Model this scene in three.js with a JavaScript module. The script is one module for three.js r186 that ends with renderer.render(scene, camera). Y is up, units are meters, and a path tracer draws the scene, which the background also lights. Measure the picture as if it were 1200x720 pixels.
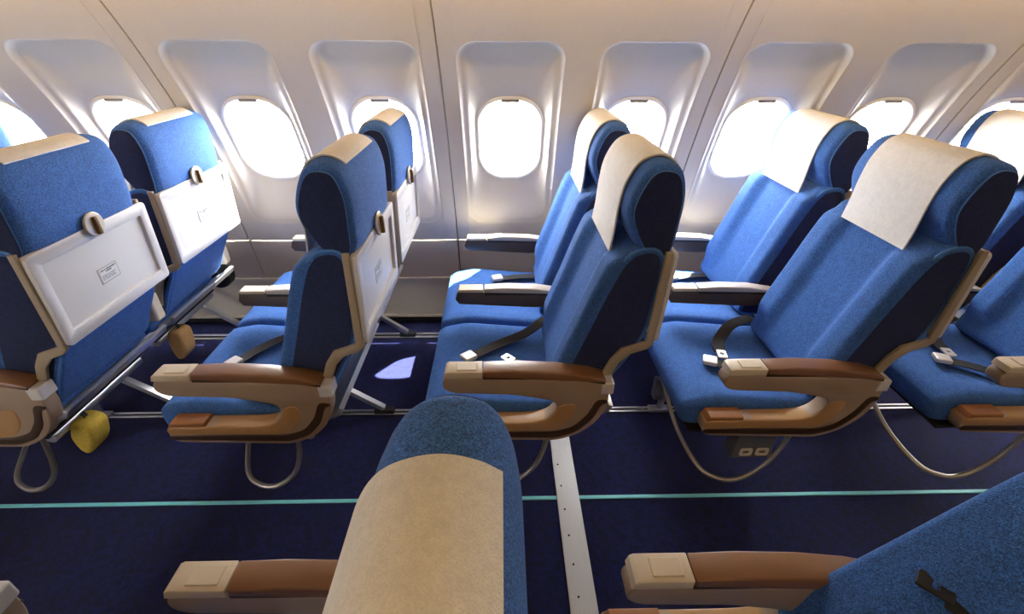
import * as THREE from 'three';
import { RoundedBoxGeometry } from 'three/addons/geometries/RoundedBoxGeometry.js';
import { mergeGeometries, mergeVertices, toCreasedNormals } from 'three/addons/utils/BufferGeometryUtils.js';
import { RectAreaLightUniformsLib } from 'three/addons/lights/RectAreaLightUniformsLib.js';

// ------------------------------------------------------------ camera, sky, sun, exposure
const scene = new THREE.Scene();
const FPX = 542, PITCH = 30.8, YAW = 1.344, ROLL = 0.287, EYE = 1.484;
const camera = new THREE.PerspectiveCamera(2 * Math.atan(360 / FPX) * 180 / Math.PI, 1200 / 720, 0.02, 100);
{
  const p = PITCH * Math.PI / 180, y = YAW * Math.PI / 180, r = ROLL * Math.PI / 180;
  const F = new THREE.Vector3(Math.sin(y) * Math.cos(p), -Math.sin(p), -Math.cos(y) * Math.cos(p));
  const R = new THREE.Vector3().crossVectors(F, new THREE.Vector3(0, 1, 0)).normalize();
  const U = new THREE.Vector3().crossVectors(R, F);
  camera.position.set(0, EYE, 0);
  camera.up.copy(U.multiplyScalar(Math.cos(r)).addScaledVector(R, -Math.sin(r)));
  camera.lookAt(F.x, F.y + EYE, F.z);
}
const renderer = new THREE.WebGLRenderer({ antialias: true });
renderer.toneMapping = THREE.LinearToneMapping;
renderer.toneMappingExposure = 0.86;
renderer.shadowMap.enabled = true;
RectAreaLightUniformsLib.init();
const SKY = 44.0;                                             // bright overcast haze outside
scene.background = new THREE.Color().setRGB(1.0 * SKY, 0.985 * SKY, 0.97 * SKY);
const sun = new THREE.DirectionalLight(new THREE.Color().setRGB(1, 0.95, 0.86), 110);
sun.position.set(0.5 * 6, 1.06 * 6 + 1, -0.25 * 6 - 2); sun.target.position.set(0, 1, -2);
sun.castShadow = true;
sun.shadow.mapSize.set(2048, 2048);
Object.assign(sun.shadow.camera, { left: -6, right: 6, top: 4, bottom: -4, near: 0.1, far: 20 });
scene.add(sun, sun.target);
const WARM = [1.0, 0.62, 0.24];
const CEIL_I = 3.2, COVE_I = 32.0, BIN_I = 2.2;

// ------------------------------------------------------------ small helpers
let seed = 7;
const rnd = () => { seed = (seed * 1664525 + 1013904223) >>> 0; return seed / 4294967296; };
const V2 = (x, y) => new THREE.Vector2(x, y), V3 = (x, y, z) => new THREE.Vector3(x, y, z);
const lerp = (a, b, t) => a + (b - a) * t;
const sstep = (a, b, x) => { const t = Math.min(1, Math.max(0, (x - a) / (b - a))); return t * t * (3 - 2 * t); };
const used = {};
const numbered = n => { const k = used[n] = (used[n] ?? -1) + 1; return k ? `${n}_${String(k).padStart(3, '0')}` : n; };
function fin(o) { o.castShadow = o.receiveShadow = true; return o; }
function part(name, g, m, parent, label) {
  const o = fin(new THREE.Mesh(g, m)); o.name = name; parent.add(o);
  if (label) o.userData.label = label;
  return o;
}
function thing(name, label, category, group) {
  const o = new THREE.Group(); o.name = numbered(name); scene.add(o);
  o.userData = { label, category }; if (group) o.userData.group = group;
  return o;
}
function structure(name, label, category, g, m) {
  const o = g ? fin(new THREE.Mesh(g, m)) : new THREE.Group();
  o.name = name; o.userData = { label, category, kind: 'structure' }; scene.add(o);
  return o;
}
// uv in metres, projected along each face's main axis
function boxUV(g0, s = 1) {
  const g = g0.index ? g0.toNonIndexed() : g0;
  if (!g.attributes.normal) g.computeVertexNormals();
  const p = g.attributes.position, uv = new Float32Array(p.count * 2);
  const a = V3(0, 0, 0), b = V3(0, 0, 0), c = V3(0, 0, 0), n = V3(0, 0, 0);
  for (let i = 0; i < p.count; i += 3) {
    a.fromBufferAttribute(p, i); b.fromBufferAttribute(p, i + 1); c.fromBufferAttribute(p, i + 2);
    n.crossVectors(b.clone().sub(a), c.clone().sub(a));
    const X = Math.abs(n.x), Y = Math.abs(n.y), Z = Math.abs(n.z);
    [a, b, c].forEach((q, k) => {
      const [u, v] = X >= Y && X >= Z ? [q.z, q.y] : Y >= Z ? [q.x, q.z] : [q.x, q.y];
      uv[(i + k) * 2] = u * s; uv[(i + k) * 2 + 1] = v * s;
    });
  }
  g.setAttribute('uv', new THREE.BufferAttribute(uv, 2));
  return g;
}
function outward(pos, idx) {                                  // flip faces if the closed mesh is inside out
  let v = 0;
  for (let i = 0; i < idx.length; i += 3) {
    const [a, b, c] = [idx[i], idx[i + 1], idx[i + 2]].map(k => V3(pos[3 * k], pos[3 * k + 1], pos[3 * k + 2]));
    v += a.dot(b.cross(c));
  }
  if (v < 0) for (let i = 0; i < idx.length; i += 3) [idx[i + 1], idx[i + 2]] = [idx[i + 2], idx[i + 1]];
}
function meshFrom(pos, idx) {
  const g = new THREE.BufferGeometry();
  g.setAttribute('position', new THREE.BufferAttribute(new Float32Array(pos), 3)); g.setIndex(idx); g.computeVertexNormals();
  return g;
}
function smoothRing(pts, m = 72, tension = 0.5) {             // closed smooth outline, counter-clockwise
  const c = new THREE.CatmullRomCurve3(pts.map(([x, y]) => V3(x, y, 0)), true, 'catmullrom', tension);
  let r = c.getSpacedPoints(m).slice(0, m).map(p => V2(p.x, p.y));
  if (THREE.ShapeUtils.area(r) < 0) r.reverse();
  return r;
}
function ringNormals(r) {
  return r.map((p, i) => { const a = r[(i + r.length - 1) % r.length], b = r[(i + 1) % r.length]; return V2(b.y - a.y, a.x - b.x).normalize(); });
}
// an upholstered body: a side outline (x, y) carried across z from -hw to hw, its edges rounded by r
function softBody(ring, hw, r, disp, mid = 18) {
  const N = ringNormals(ring), M = ring.length, st = [];
  for (let k = 0; k <= 5; k++) { const a = k / 5 * Math.PI / 2; st.push([-hw + r * (1 - Math.sin(a)), r * (1 - Math.cos(Math.PI / 2 - a))]); }
  st.length = 0;
  for (let k = 0; k <= 5; k++) { const a = k / 5 * Math.PI / 2; st.push([-hw + r - r * Math.cos(a), r - r * Math.sin(a)]); }
  for (let k = 1; k < mid; k++) st.push([lerp(-hw + r, hw - r, k / mid), 0]);
  for (let k = 5; k >= 0; k--) { const a = k / 5 * Math.PI / 2; st.push([hw - r + r * Math.cos(a), r - r * Math.sin(a)]); }
  const pos = [], idx = [];
  for (const [w, e] of st) for (let i = 0; i < M; i++) {
    const d = (disp ? disp(ring[i], w, N[i]) : 0) - e;
    pos.push(ring[i].x + N[i].x * d, ring[i].y + N[i].y * d, w);
  }
  for (let s = 0; s < st.length - 1; s++) for (let i = 0; i < M; i++) {
    const j = (i + 1) % M, a = s * M + i, b = s * M + j;
    idx.push(a, b, a + M, b, b + M, a + M);
  }
  const tri = THREE.ShapeUtils.triangulateShape(ring, []), L = (st.length - 1) * M;
  for (const [a, b, c] of tri) { idx.push(a, c, b); idx.push(L + a, L + b, L + c); }
  outward(pos, idx);
  return meshFrom(pos, idx);
}
function ringTube(ring, w, off, rad) {
  const N = ringNormals(ring);
  const c = new THREE.CatmullRomCurve3(ring.map((p, i) => V3(p.x + N[i].x * off, p.y + N[i].y * off, w)), true);
  return new THREE.TubeGeometry(c, ring.length, rad, 6, true);
}
function tube(pts, rad, seg = 32, sides = 10, tension = 0.5) {
  return new THREE.TubeGeometry(new THREE.CatmullRomCurve3(pts.map(p => V3(...p)), false, 'catmullrom', tension), seg, rad, sides, false);
}
// a flat band along a path: `side` is its width direction
function band(pts, width, thick, side, seg = 24) {
  const c = new THREE.CatmullRomCurve3(pts.map(p => V3(...p))), P = c.getPoints(seg), pos = [], idx = [];
  P.forEach((p, i) => {
    const t = c.getTangent(i / seg), s = V3(...side); s.addScaledVector(t, -s.dot(t)).normalize();
    const n = V3(0, 0, 0).crossVectors(s, t).normalize();
    for (const [a, b] of [[-1, -1], [1, -1], [1, 1], [-1, 1]]) { const q = p.clone().addScaledVector(s, a * width / 2).addScaledVector(n, b * thick / 2); pos.push(q.x, q.y, q.z); }
  });
  for (let i = 0; i < seg; i++) for (let k = 0; k < 4; k++) { const a = i * 4 + k, b = i * 4 + (k + 1) % 4; idx.push(a, b, a + 4, b, b + 4, a + 4); }
  const L = seg * 4; idx.push(0, 2, 1, 0, 3, 2, L, L + 1, L + 2, L, L + 2, L + 3);
  outward(pos, idx);
  return toCreasedNormals(meshFrom(pos, idx), 0.7);
}
function roundPoly(pts, r) {                                   // corners of an outline eased with short curves
  const out = [], n = pts.length;
  pts.forEach((p, i) => {
    const a = pts[(i + n - 1) % n], b = pts[(i + 1) % n], la = Math.hypot(a[0] - p[0], a[1] - p[1]), lb = Math.hypot(b[0] - p[0], b[1] - p[1]);
    const ta = Math.min(r, la * 0.48) / la, tb = Math.min(r, lb * 0.48) / lb, A = [lerp(p[0], a[0], ta), lerp(p[1], a[1], ta)], B = [lerp(p[0], b[0], tb), lerp(p[1], b[1], tb)];
    for (let k = 0; k <= 4; k++) { const t = k / 4; out.push([0, 1].map(q => (1 - t) * (1 - t) * A[q] + 2 * t * (1 - t) * p[q] + t * t * B[q])); }
  });
  return out;
}
function extr(pts, depth, bevel, curve = false, seg = 3) {    // (x, y) outline centred across z
  const s = new THREE.Shape(curve ? smoothRing(pts, 90) : pts.map(([x, y]) => V2(x, y)));
  const g = new THREE.ExtrudeGeometry(s, { depth: depth - 2 * bevel, bevelEnabled: bevel > 0, bevelThickness: bevel, bevelSize: bevel, bevelOffset: -bevel, bevelSegments: seg, curveSegments: 12 });
  g.translate(0, 0, -depth / 2 + bevel);
  return toCreasedNormals(g, 0.6);
}
const rbox = (w, h, d, r = 0.004, x = 0, y = 0, z = 0) => { const g = new RoundedBoxGeometry(w, h, d, 3, r); g.translate(x, y, z); return g; };
const cyl = (r, h, x, y, z, axis = 'y', n = 24) => { const g = new THREE.CylinderGeometry(r, r, h, n); if (axis === 'x') g.rotateZ(Math.PI / 2); if (axis === 'z') g.rotateX(Math.PI / 2); g.translate(x, y, z); return g; };
function rrect(w, h, r) {
  const s = new THREE.Shape(), x = -w / 2, y = -h / 2;
  s.moveTo(x + r, y); s.lineTo(x + w - r, y); s.absarc(x + w - r, y + r, r, -Math.PI / 2, 0); s.lineTo(x + w, y + h - r); s.absarc(x + w - r, y + h - r, r, 0, Math.PI / 2);
  s.lineTo(x + r, y + h); s.absarc(x + r, y + h - r, r, Math.PI / 2, Math.PI); s.lineTo(x, y + r); s.absarc(x + r, y + r, r, Math.PI, Math.PI * 1.5);
  return s;
}

// ------------------------------------------------------------ textures and materials
function noiseTex(n, fn, colour = true) {
  const d = new Uint8Array(n * n * 4);
  for (let j = 0; j < n; j++) for (let i = 0; i < n; i++) { const c = fn(i, j); for (let k = 0; k < 3; k++) d[(j * n + i) * 4 + k] = Math.max(0, Math.min(255, c[k])); d[(j * n + i) * 4 + 3] = 255; }
  const t = new THREE.DataTexture(d, n, n); t.wrapS = t.wrapT = THREE.RepeatWrapping; t.magFilter = THREE.LinearFilter; t.minFilter = THREE.LinearMipmapLinearFilter; t.generateMipmaps = true;
  if (colour) t.colorSpace = THREE.SRGBColorSpace;
  t.needsUpdate = true; return t;
}
function lattice(n) { const a = new Float32Array(n * n).map(() => rnd()); return (x, y) => { const xi = Math.floor(x), yi = Math.floor(y), fx = x - xi, fy = y - yi, g = (i, j) => a[((j % n + n) % n) * n + (i % n + n) % n]; const sx = fx * fx * (3 - 2 * fx), sy = fy * fy * (3 - 2 * fy); return lerp(lerp(g(xi, yi), g(xi + 1, yi), sx), lerp(g(xi, yi + 1), g(xi + 1, yi + 1), sx), sy); }; }
const L64 = lattice(64), L16 = lattice(16), L128 = lattice(128), L256 = lattice(256);
const rep = (t, r) => { t.repeat.set(r, r); return t; };
// heathered weave: one tile is 0.25 m
const weave = (base, amp, n = 512) => rep(noiseTex(n, (i, j) => {
  const f = (L256(i / 2, j / 2) - 0.5) * 1.3 + (L128(i / 4, j / 4) - 0.5) * 0.5 + (L16(i / 32, j / 32) - 0.5) * 0.15;
  return base.map(b => b * (1 + amp * f));
}), 4);
const weaveBump = rep(noiseTex(512, (i, j) => { const v = 128 + 70 * (L256(i / 2, j / 2) - 0.5) * 2 + 30 * Math.sin(i * Math.PI / 4) * Math.sin(j * Math.PI / 4); return [v, v, v]; }, false), 4);
const fleck = (base, amp, r) => rep(noiseTex(512, (i, j) => { const f = (L256(i / 2, j / 2) - 0.5) * 1.2 + (L64(i / 8, j / 8) - 0.5) * 0.6 + (L16(i / 32, j / 32) - 0.5) * 0.5; return base.map(b => b * (1 + amp * f)); }), r);
const std = o => new THREE.MeshPhysicalMaterial(o);
const M = {
  fabric: std({ map: weave([54, 98, 166], 0.5), bumpMap: weaveBump, bumpScale: 0.0012, roughness: 0.95, sheen: 0.25, sheenRoughness: 0.6, sheenColor: new THREE.Color('#7fa8e0') }),
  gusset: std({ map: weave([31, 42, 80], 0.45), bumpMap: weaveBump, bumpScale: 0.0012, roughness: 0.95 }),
  piping: std({ color: '#4a80c2', roughness: 0.85 }),
  cover: std({ map: fleck([230, 229, 226], 0.06, 4), bumpMap: weaveBump, bumpScale: 0.0006, roughness: 0.9 }),
  carpet: std({ map: fleck([12, 20, 70], 0.8, 4), bumpMap: weaveBump, bumpScale: 0.003, roughness: 1 }),
  wall: std({ map: fleck([210, 206, 198], 0.012, 2), roughness: 0.5 }),
  dado: std({ map: fleck([190, 180, 168], 0.02, 2), roughness: 0.55 }),
  kick: std({ map: fleck([206, 198, 182], 0.02, 2), roughness: 0.55 }),
  bezel: std({ color: '#f1f1ef', roughness: 0.35 }),
  gasket: std({ color: '#a5a4a3', roughness: 0.6 }),
  dark: std({ color: '#18181a', roughness: 0.7 }),
  shadeLip: std({ color: '#77777c', roughness: 0.5 }),
  glass: std({ color: '#ffffff', transmission: 1, thickness: 0, roughness: 0, ior: 1.45 }),
  tray: std({ color: '#d3d3d4', roughness: 0.38, clearcoat: 0.2, clearcoatRoughness: 0.3 }),
  trayFrame: std({ color: '#a3957f', roughness: 0.5 }),
  armBody: std({ color: '#a08c78', roughness: 0.42 }),
  armPad: std({ color: '#7d5636', roughness: 0.38, clearcoat: 0.3, clearcoatRoughness: 0.35 }),
  armCap: std({ color: '#d6cbb6', roughness: 0.35 }),
  beamTan: std({ color: '#b08a5c', roughness: 0.4 }),
  beamStripe: std({ color: '#3b291b', roughness: 0.45 }),
  beamCap: std({ color: '#93602f', roughness: 0.4 }),
  greyArm: std({ color: '#4d423b', roughness: 0.45 }),
  greyPad: std({ color: '#b4b0ab', roughness: 0.35, clearcoat: 0.3 }),
  metal: std({ color: '#c9c9cb', metalness: 0.85, roughness: 0.34 }),
  bar: std({ color: '#b8b2a9', metalness: 0.8, roughness: 0.32 }),
  plate: std({ map: fleck([196, 197, 200], 0.05, 3), metalness: 0.3, roughness: 0.45 }),
  belt: std({ map: fleck([38, 40, 44], 0.25, 8), roughness: 0.85 }),
  buckle: std({ color: '#e4e2dc', metalness: 0.3, roughness: 0.35 }),
  chrome: std({ color: '#d9d2c0', metalness: 0.35, roughness: 0.25 }),
  brassDark: std({ color: '#6b5334', metalness: 0.6, roughness: 0.4 }),
  cyan: std({ color: '#86e8f4', roughness: 0.5 }),
  yellow: std({ map: fleck([196, 170, 62], 0.2, 6), roughness: 0.8 }),
  tan: std({ map: fleck([168, 132, 84], 0.2, 6), roughness: 0.8 }),
  box: std({ color: '#5a5a60', roughness: 0.5 }),
  ceiling: std({ map: fleck([150, 146, 140], 0.015, 2), roughness: 0.7 }),
  lamp: std({ color: '#fff4dd', emissive: new THREE.Color().setRGB(...WARM), emissiveIntensity: 3, roughness: 0.6 }),
};
{
  const c = document.createElement('canvas'); c.width = 256; c.height = 168; const x = c.getContext('2d');
  x.fillStyle = '#d3d3d5'; x.fillRect(0, 0, 256, 168); x.strokeStyle = '#6b6b72'; x.lineWidth = 5; x.strokeRect(6, 6, 244, 156);
  const line = (y, h, a, b, col) => { x.fillStyle = col; for (let p = a; p < b;) { const w = 4 + rnd() * 7; x.fillRect(p, y, w, h * (0.75 + 0.25 * rnd())); p += w + 2 + (rnd() < 0.18 ? 6 : 0); } };
  line(24, 18, 18, 238, '#55555c'); line(46, 16, 92, 164, '#4a4a50');
  line(86, 13, 24, 214, '#85858c'); line(104, 13, 24, 190, '#85858c'); line(122, 13, 24, 200, '#85858c');
  const t = new THREE.CanvasTexture(c); t.colorSpace = THREE.SRGBColorSpace; M.placard = std({ map: t, roughness: 0.5 });
}

// ------------------------------------------------------------ cabin shell
// section of the side wall (z, y): the fuselage curves inwards with height
const prof = new THREE.CatmullRomCurve3([[-2.302, -0.02], [-2.295, 0.15], [-2.277, 0.317], [-2.232, 0.577], [-2.146, 0.886], [-2.023, 1.204], [-1.893, 1.451], [-1.812, 1.571], [-1.69, 1.72]].map(([z, y]) => V3(0, y, z)));
const PS = prof.getPoints(600);
const SL = [0]; for (let i = 1; i < PS.length; i++) SL.push(SL[i - 1] + PS[i].distanceTo(PS[i - 1]));
function atS(s) { let i = 1; while (i < PS.length - 1 && SL[i] < s) i++; const t = (s - SL[i - 1]) / (SL[i] - SL[i - 1]); const a = PS[i - 1], b = PS[i]; const d = b.clone().sub(a).normalize(); return { p: a.clone().lerp(b, t), n: V3(0, d.z, -d.y) }; }   // n points out of the cabin
function sOfY(y) { let i = 0; while (i < PS.length - 1 && PS[i].y < y) i++; return SL[i]; }
function wallPt(x, s, depth) { const { p, n } = atS(s); return V3(x, p.y + n.y * depth, p.z + n.z * depth); }
const SEAM = -0.23, PANEL = 1.067, CELL = PANEL / 2;
const sLo = sOfY(0.556), sHi = sOfY(1.715), sWin = (sOfY(0.866) + sOfY(1.224)) / 2, winH = sOfY(1.224) - sOfY(0.866);
const recTop = sOfY(1.452), recBot = sOfY(0.655), recC = (recTop + recBot) / 2;
const WIN_W = 0.284, REC_W = 0.402;
function rayRR(cx, cy, w, h, r, ang) {                        // distance from the window centre to a rounded rectangle along an angle
  const c = Math.cos(ang), s = Math.sin(ang);
  const sd = t => { const qx = Math.abs(c * t - cx) - w / 2 + r, qy = Math.abs(s * t - cy) - h / 2 + r; return Math.hypot(Math.max(qx, 0), Math.max(qy, 0)) + Math.min(Math.max(qx, qy), 0) - r; };
  let a = 0, b = 2; for (let k = 0; k < 40; k++) { const m = (a + b) / 2; if (sd(m) < 0) a = m; else b = m; } return a;
}
const cellAngles = (() => {
  const bx = CELL / 2, lo = sLo - sWin, hi = sHi - sWin, out = [], st = 0.021;
  const seg = (x0, y0, x1, y1) => { const n = Math.ceil(Math.hypot(x1 - x0, y1 - y0) / st); for (let i = 0; i < n; i++) out.push([lerp(x0, x1, i / n), lerp(y0, y1, i / n)]); };
  seg(-bx, lo, bx, lo); seg(bx, lo, bx, hi); seg(bx, hi, -bx, hi); seg(-bx, hi, -bx, lo);
  return out;
})();
const HOLE_D = 0.058;                                         // the reveal is a shallow bowl: deep at the window, sharp at its top lip
const lipDepth = ds => lerp(lerp(0.004, 0.017, sstep(recBot - sWin + 0.02, recBot - sWin + 0.28, ds)), 0.036, sstep(recTop - sWin - 0.17, recTop - sWin - 0.01, ds));
function panelCell(xc, side) {                                // side -1: the seam is on the left, 1: on the right
  const pos = [], idx = [], n = cellAngles.length; let rings = 0;
  const ring = fn => { cellAngles.forEach(b => { const a = Math.atan2(b[1], b[0]); const q = fn(a, Math.cos(a), Math.sin(a), b); const p = wallPt(xc + q[0], sWin + q[1], q[2]); pos.push(p.x, p.y, p.z); }); rings++; };
  const inset = (b, e) => [side * b[0] > CELL / 2 - e ? side * (CELL / 2 - e) : b[0], b[1]];
  const hole = a => rayRR(0, 0, WIN_W, winH, 0.118, a);
  const rec = (a, e) => rayRR(0, recC - sWin, REC_W - 2 * e, recTop - recBot - 2 * e, 0.075 - e * 0.5, a);
  ring((a, c, s) => { const t = hole(a) - 0.006; return [c * t, s * t, 0.08]; });
  ring((a, c, s) => { const t = hole(a) - 0.003; return [c * t, s * t, HOLE_D + 0.012]; });
  for (let k = 0; k <= 7; k++) ring((a, c, s) => { const t1 = rec(a, 0.028), f = k / 7, t = lerp(hole(a), t1, f); return [c * t, s * t, lerp(HOLE_D, lipDepth(s * t1), Math.pow(f, 1.25))]; });
  for (const [e, d] of [[0.018, 0.93], [0.010, 0.72], [0.004, 0.36], [0.0015, 0.12], [0, 0.02], [-0.003, 0]]) ring((a, c, s) => { const t = rec(a, e); return [c * t, s * t, lipDepth(s * t) * d]; });
  for (let k = 1; k <= 8; k++) ring((a, c, s, b) => {
    const t0 = rec(a, -0.003), f = k / 8, q = inset(b, 0.062), x = lerp(c * t0, q[0], f), y = lerp(s * t0, q[1], f);
    return [x, y, 0];
  });
  const st = (b, d) => side * b[0] > CELL / 2 - 0.063 ? d : 0;
  ring((a, c, s, b) => [...inset(b, 0.059), st(b, 0.0035)]);
  ring((a, c, s, b) => [...inset(b, 0.004), st(b, 0.0035)]);
  ring((a, c, s, b) => [...inset(b, 0.0022), st(b, 0.006)]);
  const seamX = b => Math.abs(b[0] - side * CELL / 2) < 1e-6;
  ring((a, c, s, b) => [seamX(b) ? b[0] - side * 0.0022 : b[0], b[1], seamX(b) ? 0.03 : st(b, 0.006)]);
  for (let r = 0; r < rings - 1; r++) for (let i = 0; i < n; i++) { const j = (i + 1) % n, A = r * n + i, B = r * n + j; idx.push(A, B, A + n, B, B + n, A + n); }
  return meshFrom(pos, idx);
}
const gridStrip = (x0, x1, s0, s1, d, ns = 8, lip = 0.02) => {  // a plain strip of lining with edges turned back
  const pos = [], idx = [], rows = [[s0, d + lip]]; for (let k = 0; k <= ns; k++) rows.push([lerp(s0 + 0.001, s1 - 0.001, k / ns), d]); rows.push([s1, d + lip]);
  const cols = [[x0, lip], [x0 + 0.0015, 0], [x1 - 0.0015, 0], [x1, lip]];
  for (const [s, e] of rows) for (const [x, l] of cols) { const p = wallPt(x, s, Math.max(e, d + l)); pos.push(p.x, p.y, p.z); }
  for (let r = 0; r < rows.length - 1; r++) for (let i = 0; i < 3; i++) { const A = r * 4 + i; idx.push(A, A + 1, A + 4, A + 1, A + 5, A + 4); }
  return toCreasedNormals(meshFrom(pos, idx), 0.5);
};
const P0 = -4, P1 = 3;                                        // panels along the cabin
const X0 = SEAM + P0 * PANEL, X1 = SEAM + (P1 + 1) * PANEL;
const wall = structure('wall_left', 'pale curved cabin sidewall with windows beside the seat rows', 'wall');
const winGeo = {};
{
  const holeRing = (e, d) => { const out = []; for (let i = 0; i < 72; i++) { const a = i / 72 * Math.PI * 2, t = rayRR(0, 0, WIN_W + 2 * e, winH + 2 * e, 0.118 + e, a); out.push([Math.cos(a) * t, Math.sin(a) * t, d]); } return out; };
  const dm = () => HOLE_D;
  const loop = rows => { const pos = [], idx = []; rows.forEach(r => r.forEach(([x, s, d]) => { const p = wallPt(x, sWin + s, d + dm(s)); pos.push(p.x, p.y, p.z); })); const n = 72, m = rows.length; for (let r = 0; r < m; r++) for (let i = 0; i < n; i++) { const j = (i + 1) % n, q = (r + 1) % m; idx.push(r * n + i, r * n + j, q * n + i, r * n + j, q * n + j, q * n + i); } outward(pos, idx); return meshFrom(pos, idx); };
  winGeo.frame = loop([holeRing(-0.013, 0.03), holeRing(-0.012, 0.004), holeRing(-0.008, -0.004), holeRing(-0.001, -0.007), holeRing(0.006, -0.004), holeRing(0.009, 0.004), holeRing(0.004, 0.02)]);
  winGeo.gasket = loop([holeRing(0.010, 0.003), holeRing(0.012, -0.001), holeRing(0.015, 0.001), holeRing(0.015, 0.006)]);
  const pane = (d, e) => { const pos = [], idx = []; const c = wallPt(0, sWin, d); pos.push(c.x, c.y, c.z); holeRing(e, 0).forEach(([x, s]) => { const p = wallPt(x, sWin + s, d); pos.push(p.x, p.y, p.z); }); for (let i = 0; i < 72; i++) idx.push(0, 1 + i, 1 + (i + 1) % 72); return meshFrom(pos, idx); };
  winGeo.pane = pane(0.075, 0.0);
  const hp = wallPt(0, sWin + winH / 2 - 0.012, dm(winH / 2) - 0.003), hn = atS(sWin + winH / 2 - 0.012);
  winGeo.lip = rbox(0.075, 0.012, 0.018, 0.004); winGeo.lip.rotateX(-Math.asin(hn.n.y)); winGeo.lip.translate(hp.x, hp.y, hp.z);
}
const cellGeo = [panelCell(0, -1), panelCell(0, 1)];
const panelGeo = mergeGeometries([cellGeo[0].clone().translate(-CELL / 2, 0, 0), cellGeo[1].clone().translate(CELL / 2, 0, 0)]);
panelGeo.deleteAttribute('normal');
const panelM = mergeVertices(panelGeo, 1e-4); panelM.computeVertexNormals();
const panelG = boxUV(panelM);
const dadoG = boxUV(gridStrip(-PANEL / 2 + 0.002, PANEL / 2 - 0.002, sOfY(0.322), sOfY(0.55), 0.004));
const kickG = boxUV(gridStrip(-PANEL / 2 + 0.002, PANEL / 2 - 0.002, sOfY(0.06), sOfY(0.30), 0.012));
const railG = boxUV(gridStrip(-PANEL / 2, PANEL / 2, sOfY(0.302), sOfY(0.319), -0.004, 2));
const footG = boxUV(gridStrip(-PANEL / 2, PANEL / 2, sOfY(0.048), sOfY(0.060), 0.002, 2));
let wn = 0;
for (let k = P0; k <= P1; k++) {
  const xm = SEAM + (k + 0.5) * PANEL;
  for (const [nm, g, m] of [['window_panel', panelG, M.wall], ['dado_panel', dadoG, M.dado], ['dado_trim', railG, M.kick], ['kick_panel', kickG, M.kick], ['kick_trim', footG, M.kick]]) { const o = part(nm, g, m, wall); o.position.x = xm; }
  for (const s of [-1, 1]) {
    const w = structure(`window_${++wn}`, 'rounded cabin window with white surround and clear pane', 'window');
    w.userData.group = 'cabin windows along the sidewall'; w.position.x = xm + s * CELL / 2;
    part('frame', winGeo.frame, M.bezel, w); part('pane', winGeo.pane, M.glass, w); part('gasket', winGeo.gasket, M.gasket, w); part('shade_grip', winGeo.lip, M.shadeLip, w);
  }
}
{ // dark backing behind the joints and the void under the lowest panel
  const back = [];
  for (let k = P0; k <= P1 + 1; k++) back.push(gridStrip(SEAM + k * PANEL - 0.03, SEAM + k * PANEL + 0.03, sOfY(0.0), sHi, 0.031, 16, 0.001));
  back.push(gridStrip(X0, X1, sOfY(-0.01), sOfY(0.62), 0.034, 10, 0.001));
  part('joint_backing', mergeGeometries(back), M.dark, wall);
  // outer skin, cut by the window openings
  const sk = new THREE.Group();
  const outer = []; for (const s of [-1, 1]) outer.push(0);
}
// opposite sidewall: the same lining turned about the cabin's centre line
const ZC = 0.5;
const wallB = structure('wall_right', 'far cabin sidewall opposite with the same curved panels', 'wall');
wallB.rotation.y = Math.PI; wallB.position.set(0, 0, 2 * ZC);
for (const c of wall.children.slice()) { const d = c.clone(); wallB.add(d); }
for (let k = P0; k <= P1; k++) for (const s of [-1, 1]) {
  const src = scene.getObjectByName('window_1'), w = src.clone(); w.name = `window_${++wn}`; scene.add(w);
  w.userData = { label: 'rounded cabin window in the opposite sidewall, closed by an added light-blocking shade', category: 'window', kind: 'structure', group: 'windows of the opposite sidewall' };
  const pn = w.children.find(c => c.name === 'pane'); pn.name = 'added_shade'; pn.material = M.tray;  // unseen opaque shade, added to keep daylight fill from this side out
  w.rotation.y = Math.PI; w.position.set(-(SEAM + (k + 0.5) * PANEL + s * CELL / 2), 0, 2 * ZC);
}
const XL = -4.62, XR = 4.62, XLEN = XR - XL;
// floor
structure('floor', 'dark navy blue flecked carpet of the cabin', 'floor', boxUV(new THREE.BoxGeometry(XLEN, 0.06, 5.7).translate(0, -0.03, ZC)), M.carpet);
// overhead bins, valances and ceiling as closed slabs (z, y sections)
function slab(secs) { const s = new THREE.Shape(secs.map(([z, y]) => V2(z, y))); const g = new THREE.ExtrudeGeometry(s, { depth: XLEN, bevelEnabled: false }); g.rotateY(-Math.PI / 2); g.translate(XR, 0, 0); return boxUV(g); }
const ceil = structure('ceiling', 'pale cabin ceiling with overhead bins', 'ceiling');
for (const sgn of [1, -1]) {
  const f = ([z, y]) => [sgn > 0 ? z : 2 * ZC - z, y];
  part('overhead_bin', slab([[-1.60, 1.70], [-1.55, 1.66], [-0.98, 1.68], [-0.90, 1.74], [-0.92, 1.98], [-1.06, 2.10], [-1.60, 2.12]].map(f)), M.ceiling, ceil);
  part('sidewall_cap', slab([[-1.74, 1.705], [-1.68, 1.705], [-1.58, 1.80], [-1.58, 1.86], [-1.66, 1.84]].map(f)), M.ceiling, ceil);
}
part('ceiling_panel', slab([[-2.0, 2.16], [-1.06, 2.10], [-0.8, 2.24], [0.1, 2.30], [0.9, 2.30], [1.8, 2.24], [2.06, 2.10], [3.0, 2.16], [3.0, 2.22], [2.0, 2.36], [-1.0, 2.36], [-2.0, 2.22]]), M.ceiling, ceil);
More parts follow.
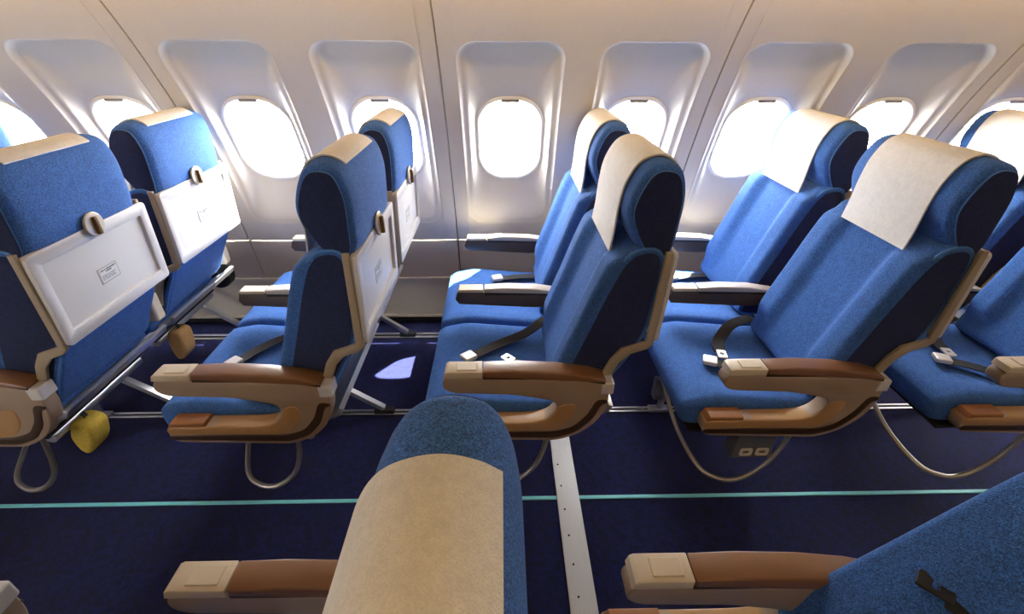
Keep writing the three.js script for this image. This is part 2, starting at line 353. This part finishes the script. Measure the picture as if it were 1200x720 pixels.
for (const [nm, x] of [['wall_front', XL], ['wall_rear', XR]]) structure(nm, nm === 'wall_front' ? 'plain bulkhead wall closing the cabin ahead of the seats' : 'plain bulkhead wall closing the cabin behind the seats', 'wall', boxUV(new THREE.BoxGeometry(0.06, 2.5, 5.9).translate(x, 1.2, ZC)), M.ceiling);
// lamps: warm strips over the aisles and in the coves above the sidewalls
function strip(z, y, w, len, x, tilt, I, label) {
  const t = thing('ceiling_light', label, 'light', 'warm cabin strip lights');
  t.position.set(x, y, z); t.rotation.x = tilt;
  part('diffuser', new THREE.BoxGeometry(len, 0.012, w), M.lamp, t);
  const l = new THREE.RectAreaLight(new THREE.Color().setRGB(...WARM), I, len, w);
  l.position.set(0, -0.008, 0); l.rotation.x = -Math.PI / 2; l.castShadow = true; l.name = 'strip_lamp'; t.add(l);
}
{
  const x = 0;
  strip(0.5, 2.285, 0.22, 8.6, x, 0, CEIL_I, 'wide warm ceiling strip light above the middle seat block');
  strip(-1.30, 1.655, 0.05, 8.6, x, 0, BIN_I, 'narrow warm strip light under the overhead bin above the window seats');
  strip(-1.615, 1.69, 0.02, 8.6, x, 0.95, COVE_I, 'slim warm cove light above the window wall');
}

// ------------------------------------------------------------ floor fittings
for (const [n, z, w, lab] of [[1, -1.56, 0.034, 'silver seat track set in the carpet under the seat middles'], [2, -2.175, 0.05, 'silver seat track set in the carpet along the window wall'], [3, -0.05, 0.034, 'silver seat track under the near seat block']]) {
  const t = structure(`trim_${n}`, lab, 'trim', null); t.position.set(0, 0, z);
  part('track_bed', rbox(XLEN - 0.2, 0.006, w, 0.002, 0, 0.003, 0), M.dark, t);
  for (const s of [-1, 1]) part('track_lip', rbox(XLEN - 0.2, 0.004, w * 0.3, 0.0015, 0, 0.007, s * w * 0.33), M.metal, t);
}
structure('trim_4', 'thin turquoise strip running along the aisle carpet edge', 'trim', rbox(XLEN - 0.2, 0.006, 0.014, 0.002, 0, 0.003, -1.104), M.cyan);
{
  const t = thing('floor_plate', 'bare silver metal cover plate screwed across the aisle carpet', 'floor plate');
  t.position.set(0.236, 0, -0.95);
  part('plate', rbox(0.083, 0.005, 1.16, 0.002, 0, 0.0075, 0), M.plate, t);
  for (let i = 0; i < 8; i++) part('screw', cyl(0.0035, 0.002, -0.022 + 0.002 * i, 0.0107, -0.30 + i * 0.1, 'y', 10), M.dark, t);
}

// ------------------------------------------------------------ seats
const HW = 0.215;
const backRing = smoothRing([[0.325, 0.47], [0.335, 0.54], [0.36, 0.62], [0.402, 0.74], [0.446, 0.87], [0.482, 0.955], [0.52, 0.995], [0.575, 1.0], [0.602, 0.965], [0.600, 0.86], [0.588, 0.74], [0.555, 0.66], [0.505, 0.57], [0.455, 0.48], [0.39, 0.455]], 84);
const bolster = (p, w, n) => n.x < -0.35 && p.y > 0.5 ? (0.028 * sstep(0.09, 0.14, Math.abs(w)) * sstep(0.5, 0.6, p.y) * (1 - sstep(0.93, 0.99, p.y)) - 0.004) * sstep(-0.35, -0.7, n.x) : 0;
const headRing = smoothRing([[0.484, 1.09], [0.496, 1.15], [0.525, 1.20], [0.565, 1.216], [0.612, 1.200], [0.634, 1.14], [0.634, 1.06], [0.624, 0.98], [0.585, 0.955], [0.540, 0.975], [0.503, 1.03]], 72);
const cushRing = smoothRing([[-0.088, 0.42], [-0.082, 0.452], [-0.055, 0.472], [0.02, 0.478], [0.14, 0.468], [0.28, 0.456], [0.385, 0.448], [0.41, 0.425], [0.40, 0.385], [0.28, 0.365], [0.08, 0.362], [-0.04, 0.362], [-0.08, 0.38]], 84);
const dish = (p, w, n) => n.y > 0.5 ? 0.010 * sstep(0.12, 0.2, Math.abs(w)) * sstep(-0.05, 0.05, p.x) - 0.006 : 0;
function taper(g) { const p = g.attributes.position; for (let i = 0; i < p.count; i++) p.setZ(i, p.getZ(i)); g.computeVertexNormals(); return g; }
const G = {
  back: boxUV(softBody(backRing, HW, 0.02, bolster, 26)),
  backPipe: [1, -1].map(s => ringTube(backRing, s * (HW - 0.006), -0.006, 0.0045)),
  head: boxUV(taper(softBody(headRing, 0.206, 0.024, (p, w) => -0.006 * sstep(0.14, 0.21, Math.abs(w)), 16))),
  headPipe: [1, -1].map(s => ringTube(headRing, s * (0.206 - 0.002), -0.021, 0.0034)).map(taper),
  cushion: boxUV(softBody(cushRing, 0.238, 0.026, dish, 22)),
};
const insetRing = (ring, e) => { const N = ringNormals(ring); return ring.map((p, i) => [p.x - N[i].x * e, p.y - N[i].y * e]); };
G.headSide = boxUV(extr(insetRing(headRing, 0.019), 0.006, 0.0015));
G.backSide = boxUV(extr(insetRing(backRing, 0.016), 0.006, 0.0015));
{ // headrest cover: over the front of the headrest, its top, and a short turn down the rear
  const path = [[0.468, 0.958, 0], [0.474, 1.01, 0], [0.479, 1.09, 0], [0.491, 1.154, 0], [0.522, 1.2045, 0], [0.565, 1.2205, 0], [0.597, 1.2125, 0], [0.616, 1.199, 0]];
  G.cover = boxUV(band(path, 0.275, 0.0045, [0, 0, 1], 48));
}
// tray on the seat back
const trayTilt = Math.atan2(0.012, 0.27);
{
  const fr = rrect(0.452, 0.272, 0.012); fr.holes.push(rrect(0.392, 0.205, 0.008));
  const rim = new THREE.ExtrudeGeometry(fr, { depth: 0.008, bevelEnabled: true, bevelThickness: 0.002, bevelSize: 0.002, bevelSegments: 2 }); rim.rotateY(Math.PI / 2);
  G.trayRim = toCreasedNormals(rim, 0.5); G.trayRim.translate(0.006, 0, 0);
  G.trayPanel = rbox(0.012, 0.268, 0.448, 0.004);
  G.placard = rbox(0.0016, 0.05, 0.078, 0.0005);
  const pg = new THREE.PlaneGeometry(0.076, 0.049); pg.rotateY(Math.PI / 2); pg.translate(0.0012, 0, 0); G.placardPrint = pg;
  G.latchDisc = cyl(0.033, 0.008, 0, 0, 0, 'x', 32);
  G.latchRing = new THREE.TorusGeometry(0.032, 0.004, 8, 32); G.latchRing.rotateY(Math.PI / 2);
  G.latchKnob = rbox(0.014, 0.052, 0.013, 0.004, 0.008, -0.004, 0);
  G.trayPin = cyl(0.006, 0.01, 0, 0, 0, 'z', 12);
}
// side arm: from the tray hinge forward and down to the seat frame
G.sideArm = extr([[0.594, 0.995], [0.612, 0.995], [0.606, 0.705], [0.588, 0.688], [0.545, 0.672], [0.515, 0.640], [0.492, 0.585], [0.472, 0.530], [0.448, 0.530], [0.466, 0.595], [0.486, 0.648], [0.515, 0.690], [0.560, 0.706], [0.583, 0.715]], 0.012, 0.003);
// aisle armrest: top beam, rear knuckle and lower beam in one curve
const archBody = [[0.0, 0.622], [0.46, 0.600], [0.487, 0.585], [0.487, 0.50], [0.462, 0.440], [0.412, 0.388], [0.34, 0.358], [-0.015, 0.372], [-0.034, 0.392], [-0.030, 0.430], [-0.010, 0.440], [0.25, 0.436], [0.300, 0.446], [0.330, 0.480], [0.335, 0.510], [0.315, 0.528], [0.255, 0.540], [0.20, 0.552], [0.015, 0.560], [-0.012, 0.585]];
G.aisleBody = boxUV(extr(roundPoly(archBody, 0.03), 0.050, 0.005));
G.armPad = boxUV(extr([[0.112, 0.622], [0.112, 0.641], [0.2, 0.645], [0.32, 0.638], [0.42, 0.622], [0.468, 0.606], [0.474, 0.598], [0.46, 0.597]], 0.056, 0.005));
G.padEdge = extr([[0.111, 0.613], [0.111, 0.626], [0.30, 0.624], [0.42, 0.612], [0.470, 0.600], [0.472, 0.590], [0.42, 0.600], [0.30, 0.611]], 0.0535, 0.002);
G.armCap = boxUV(extr([[-0.003, 0.619], [0.002, 0.636], [0.010, 0.641], [0.109, 0.641], [0.109, 0.619]], 0.056, 0.003));
G.armButton = rbox(0.058, 0.006, 0.036, 0.002, 0.064, 0.641, 0);
G.armRear = rbox(0.040, 0.044, 0.054, 0.007, 0.480, 0.572, 0);
G.beamStripe = extr(roundPoly([[-0.030, 0.404], [-0.030, 0.384], [0.335, 0.372], [0.40, 0.398], [0.445, 0.45], [0.468, 0.512], [0.486, 0.516], [0.486, 0.530], [0.452, 0.532], [0.428, 0.47], [0.388, 0.42], [0.333, 0.402]], 0.02), 0.054, 0.002);
G.beamCap = extr([[-0.026, 0.434], [-0.016, 0.450], [0.088, 0.450], [0.092, 0.434]], 0.050, 0.004);
G.beamTop = boxUV(extr(roundPoly([[-0.032, 0.404], [-0.030, 0.438], [0.25, 0.438], [0.304, 0.448], [0.334, 0.483], [0.339, 0.512], [0.392, 0.520], [0.388, 0.470], [0.368, 0.434], [0.33, 0.404]], 0.025), 0.055, 0.004));
// plain armrest between seats and by the wall
G.plainBody = boxUV(extr([[0.0, 0.565], [-0.014, 0.585], [-0.004, 0.618], [0.40, 0.612], [0.43, 0.585], [0.42, 0.555], [0.30, 0.548]], 0.046, 0.006));
G.plainPad = boxUV(extr([[0.10, 0.616], [0.10, 0.632], [0.18, 0.637], [0.30, 0.633], [0.40, 0.616], [0.40, 0.608]], 0.050, 0.005));
G.plainCap = rbox(0.094, 0.014, 0.050, 0.004, 0.048, 0.624, 0);
G.plainEnd = rbox(0.055, 0.115, 0.050, 0.012, 0.462, 0.552, 0);
G.plainEdge = extr([[0.101, 0.606], [0.101, 0.617], [0.30, 0.617], [0.395, 0.608], [0.395, 0.598], [0.30, 0.606]], 0.048, 0.001);
// under-structure
G.beams = [0.08, 0.36].map(x => cyl(0.02, 0.42, x, 0.337, 0, 'z', 20));
G.pan = rbox(0.44, 0.012, 0.46, 0.004, 0.16, 0.357, 0);
G.rearRail = extr([[0.43, 0.445], [0.43, 0.425], [0.50, 0.455], [0.512, 0.482], [0.498, 0.486], [0.487, 0.464]], 0.49, 0.003);

function buckle(kind) {
  if (kind) return rbox(0.050, 0.018, 0.046, 0.006);
  const s = rrect(0.046, 0.032, 0.005); s.holes.push(rrect(0.012, 0.016, 0.003));
  const g = new THREE.ExtrudeGeometry(s, { depth: 0.003, bevelEnabled: true, bevelThickness: 0.001, bevelSize: 0.001, bevelSegments: 1 }); g.rotateX(-Math.PI / 2); return g;
}
const BK = [buckle(0), buckle(1)];
function belt(seat, pts, kind, turn, m = M.buckle) {              // points (x, y, z) in the seat's own frame; the buckle ends it
  const n = pts.length, a = V3(...pts[n - 2]), b = V3(...pts[n - 1]), d = b.clone().sub(a).normalize();
  const side = V3(0, 1, 0).cross(d).normalize();
  const s = part('seat_belt', band(pts, 0.044, 0.0032, [side.x, 0, side.z], 20), M.belt, seat, 'black webbing seat belt');
  const k = part('buckle', BK[kind], m, s);
  const e = b.clone().addScaledVector(d, 0.016); k.position.copy(e).add(V3(0, kind ? 0.006 : 0.002, 0)); k.rotation.y = turn ?? Math.atan2(-d.z, d.x);
}
function legs(seat, zFront, zRear) {
  for (const z of [zFront]) {
    part('front_leg', mergeGeometries([tube([[0.09, 0.335, z], [0.06, 0.18, z], [0.045, 0.012, z]], 0.014, 12, 10), rbox(0.10, 0.018, 0.036, 0.005, 0.045, 0.010, z)].map(g => { g = g.index ? g.toNonIndexed() : g; return g; })), M.metal, seat);
  }
  part('rear_leg', band([[0.08, 0.325, zRear], [0.28, 0.175, zRear], [0.47, 0.032, zRear]], 0.026, 0.02, [0, 0, 1], 8), M.metal, seat);
  part('track_fitting', rbox(0.09, 0.022, 0.034, 0.006, 0.47, 0.018, zRear), M.dark, seat);
}
// side: which z side carries the aisle. opts: aisle / window arms, tray etc.
function makeSeat(o) {
  const t = thing('airplane_seat', o.label, 'seat', 'blue double seats in rows');
  t.position.set(o.x, 0, o.z); if (o.mirror) { /* near block faces the same way; its aisle is on the far side */ }
  part('seat_cushion', G.cushion, M.fabric, t).position.z = o.cz ?? 0;
  part('seat_pan', G.pan, M.dark, t);
  const up = new THREE.Group(); // recline is baked by a rotation about the lower hinge
  const rec = o.recline ?? 0;
  const hinge = V3(0.42, 0.47, 0);
  const lean = m => { m.position.copy(hinge).sub(hinge.clone().applyAxisAngle(V3(0, 0, 1), -rec)); m.rotation.z = -rec; m.position.y -= o.drop ?? 0; return m; };
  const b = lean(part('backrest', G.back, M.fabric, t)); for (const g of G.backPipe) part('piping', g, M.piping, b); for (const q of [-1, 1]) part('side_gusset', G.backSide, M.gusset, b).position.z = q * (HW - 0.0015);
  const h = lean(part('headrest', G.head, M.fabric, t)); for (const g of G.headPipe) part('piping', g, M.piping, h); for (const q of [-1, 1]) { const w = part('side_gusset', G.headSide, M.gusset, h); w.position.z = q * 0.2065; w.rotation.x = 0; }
  lean(part('headrest_cover', G.cover, M.cover, t, 'off-white cloth headrest cover')).scale.z = o.coverW ?? 1;
  const tr = part('tray_table', G.trayPanel, M.tray, t, 'pale grey folded tray table');
  const tp = V3(0.6085, 0.85, 0), hp = tp.clone().sub(hinge).applyAxisAngle(V3(0, 0, 1), -rec).add(hinge);
  tr.position.copy(hp); tr.rotation.z = -rec - trayTilt;
  part('rim', G.trayRim, M.tray, tr);
  const pl = part('placard', G.placard, M.tray, tr); pl.position.set(0.0066, -0.015, 0.0);
  const pp = part('placard_print', G.placardPrint, M.placard, tr, 'small printed notice in a thin border'); pp.position.set(0.0066, -0.015, 0);
  const la = part('latch', G.latchDisc, M.chrome, t, 'round chrome tray latch'); const lp = V3(0.638, 0.992, 0).sub(hinge).applyAxisAngle(V3(0, 0, 1), -rec).add(hinge);
  la.position.copy(lp); la.rotation.z = -rec; part('latch_ring', G.latchRing, M.chrome, la); part('turn_knob', G.latchKnob, M.brassDark, la);
  for (const s of [-1, 1]) { const a = lean(part('tray_arm', G.sideArm, M.trayFrame, t)); const q = a.position; q.z = s * 0.226; }
  part('rear_rail', G.rearRail, M.metal, t);
  for (const g of G.beams) part('cross_beam', g, M.metal, t);
  if (o.aisle !== undefined) {
    const a = part('aisle_armrest', G.aisleBody, M.armBody, t); a.position.set(o.armX ?? 0, 0, o.aisle);
    part('armrest_pad', G.armPad, M.armPad, a, 'brown padded armrest top'); part('pad_edge', G.padEdge, M.beamStripe, a); const c = part('armrest_cap', G.armCap, M.armCap, a); part('recline_button', G.armButton, M.armCap, a);
    part('end_cap', G.armRear, M.tray, a);
    part('beam_top', G.beamTop, M.beamTan, a); part('beam_stripe', G.beamStripe, M.beamStripe, a); part('beam_cap', G.beamCap, M.beamCap, a);
  }
  for (const [z, m, p] of o.plain ?? []) {
    const a = part('armrest', G.plainBody, m, t); a.position.z = z;
    part('armrest_pad', G.plainPad, p, a); part('armrest_cap', G.plainCap, M.armCap, a); part('end_cap', G.plainEnd, M.armCap, a); part('pad_edge', G.plainEdge, M.dark, a);
  }
  if (o.legs) legs(t, o.legs[0], o.legs[1]);
  if (o.bar) part('baggage_bar', tube(o.bar, 0.0088, 60, 10), M.bar, t);
  for (const bl of o.belts ?? []) belt(t, ...bl);
  return t;
}
const ROW = k => -0.17 + 0.834 * (k - 3);
const ZA = -1.318, ZW = -1.855;                               // seat centres of the window block
const ARM_A = -1.074 - ZA, ARM_M = -1.585 - ZW, ARM_W = -2.105 - ZW;
const barW = [[-0.03, 0.345, -1.50], [-0.01, 0.24, -1.42], [0.02, 0.14, -1.30], [0.065, 0.085, -1.17], [0.13, 0.07, -1.125], [0.20, 0.08, -1.118], [0.265, 0.14, -1.118], [0.30, 0.22, -1.118], [0.325, 0.345, -1.118]].map(([x, y, z]) => [x, y, z - ZA]);
const rows = {
  0: ['blue aisle seat in the row ahead of the yellow pouch row', 'blue window seat by the sidewall in the foremost visible row'],
  1: ['blue aisle seat with yellow pouch hanging below, tray table folded on its back', 'blue window seat with tan pouch below, in the row with the yellow pouch'],
  2: ['blue aisle seat directly ahead of the row over the metal floor plate', 'blue window seat directly ahead of the row over the metal floor plate'],
  3: ['blue aisle seat standing over the end of the metal floor plate', 'blue window seat in the row standing over the metal floor plate'],
  4: ['blue aisle seat with a socket box under it, right behind the metal floor plate row', 'blue window seat in the row with the socket box underneath'],
  5: ['blue aisle seat directly behind the seat with the socket box', 'blue window seat in the row behind the socket box'],
};
const cy = 0.474;
const rel = (k, z, pts) => pts.map(([x, y, zz]) => [x - ROW(k), y, zz - z]);
const seats = {};
for (let k = 0; k <= 5; k++) {
  const plain = [[ARM_M, M.greyArm, M.greyPad], [ARM_W, M.greyArm, M.greyPad]];
  seats['w' + k] = makeSeat({ x: ROW(k), z: ZW, label: rows[k][1], plain, cz: 0.018, legs: [-2.17 - ZW, -2.17 - ZW],
    belts: [[[[0.36, 0.462, 0.10], [0.28, 0.467, 0.05], [0.20, cy, 0.02]], 0], [[[0.36, 0.462, -0.15], [0.26, 0.472, -0.13], [0.16, cy + 0.002, -0.10]], 1]] });

  seats['a' + k] = makeSeat({ x: ROW(k), z: ZA, label: rows[k][0], cz: -0.022, aisle: ARM_A, legs: [-1.56 - ZA, -1.56 - ZA], bar: barW,
    belts: k === 3 ? [[[[0.34, 0.50, -0.235], [0.26, 0.488, -0.16], [0.15, 0.482, -0.09], [0.06, 0.482, -0.02]], 1], [[[0.29, 0.47, 0.12], [0.25, 0.482, 0.06], [0.20, 0.482, 0.01]], 0]]
      : k === 2 ? [[[[0.36, 0.47, -0.20], [0.20, 0.482, -0.16], [0.12, 0.484, -0.08], [0.075, 0.484, 0.00]], 1], [[[0.36, 0.46, 0.20], [0.28, 0.475, 0.19], [0.20, 0.478, 0.16]], 0]]
      : k === 4 || k === 5 ? [[[[0.33, 0.50, -0.235], [0.24, 0.492, -0.20], [0.18, 0.482, -0.14], [0.14, 0.482, -0.08], [0.13, 0.482, -0.03]], 0], [[[0.26, 0.47, 0.14], [0.18, 0.482, 0.09], [0.12, 0.483, 0.05], [0.08, 0.484, 0.035]], 1]]
        : [[[[0.33, 0.49, -0.22], [0.27, 0.482, -0.13], [0.16, cy, -0.02], [0.06, cy + 0.002, 0.10]], 1], [[[0.30, 0.462, 0.19], [0.24, 0.475, 0.16], [0.18, cy + 0.002, 0.12]], 0]] });
}
// near block, on this side of the aisle
const ZN = -0.145, ZNC = -0.255, ARM_N = -0.478 - ZN, ARM_C = -0.478 - ZNC;
makeSeat({ x: -0.618, armX: 0.018, drop: 0.025, coverW: 0.8, z: ZN, label: 'blue seat across the aisle topped by a large tan-lit headrest cover', aisle: ARM_N, legs: [0.07, 0.07] });
makeSeat({ x: 0.207, armX: 0.025, cz: 0.05, z: ZNC, recline: 0.31, label: 'blue reclined seat across the aisle, directly behind the one with the tan-lit headrest cover', aisle: ARM_C, legs: [0.2, 0.2],
  belts: [[[[0.60, 0.71, 0.06], [0.545, 0.722, -0.04], [0.475, 0.738, -0.115]], 0, undefined, M.dark]] });
makeSeat({ x: -1.43, z: ZN, label: 'blue seat across the aisle of which only the armrest end shows', aisle: ARM_N, legs: [0.07, 0.07] });

// ------------------------------------------------------------ fittings under the seats
function pouch(seat, name, label, m, pts, x, y, z) {
  const b = part(name, boxUV(softBody(smoothRing(pts, 48), 0.055, 0.02, null, 8)), m, seat, label); b.position.set(x, y, z - seat.position.z); b.scale.set(0.62, 0.95, 0.8);
  part('strap', band([[0.0, 0.075, 0], [0.01, 0.09, 0], [0.0, 0.105, 0]], 0.02, 0.003, [0, 0, 1], 8), M.belt, b);
}
pouch(seats.a1, 'life_vest_pouch', 'yellow life vest pouch', M.yellow, [[-0.05, 0.06], [-0.03, 0.085], [0.03, 0.08], [0.06, 0.05], [0.03, -0.02], [-0.02, -0.06], [-0.06, -0.04], [-0.07, 0.02]], 0.40, 0.26, -1.20);
pouch(seats.w1, 'life_vest_pouch', 'tan life vest pouch', M.tan, [[-0.05, 0.06], [-0.03, 0.085], [0.03, 0.08], [0.05, 0.05], [0.03, -0.04], [-0.02, -0.07], [-0.05, -0.05], [-0.06, 0.02]], 0.40, 0.27, -1.74);
{
  const d = part('cable_bundle', boxUV(softBody(smoothRing([[-0.05, 0.03], [0, 0.05], [0.05, 0.02], [0.04, -0.04], [-0.01, -0.06], [-0.05, -0.03]], 40), 0.04, 0.018, null, 8)), M.dark, seats.w1, 'dark cable bundle'); d.position.set(0.42, 0.42, -2.12 - ZW);
  const h = part('power_socket_box', rbox(0.15, 0.20, 0.06, 0.008, 0, 0.10, 0), M.box, seats.a4, 'dark box with two pale sockets'); h.position.set(0.25, 0.125, -1.20 - ZA);
  for (const s of [-1, 1]) { const f = new THREE.Shape(rrect(0.046, 0.036, 0.008).getPoints(8)); f.holes.push(rrect(0.026, 0.018, 0.004)); const g = new THREE.ExtrudeGeometry(f, { depth: 0.004, bevelEnabled: false }); g.translate(s * 0.03 + 0.005, 0.035, 0.0302); part('socket', g, M.armCap, h); }
  const c = part('cable_box', rbox(0.035, 0.10, 0.04, 0.006, 0, 0.05, 0), M.box, seats.a4, 'small grey box on a thin rod'); c.position.set(-0.02, 0.16, -1.47 - ZA);
  part('rod', cyl(0.004, 0.10, 0, 0.145, 0), M.metal, c);
}
renderer.render(scene, camera);
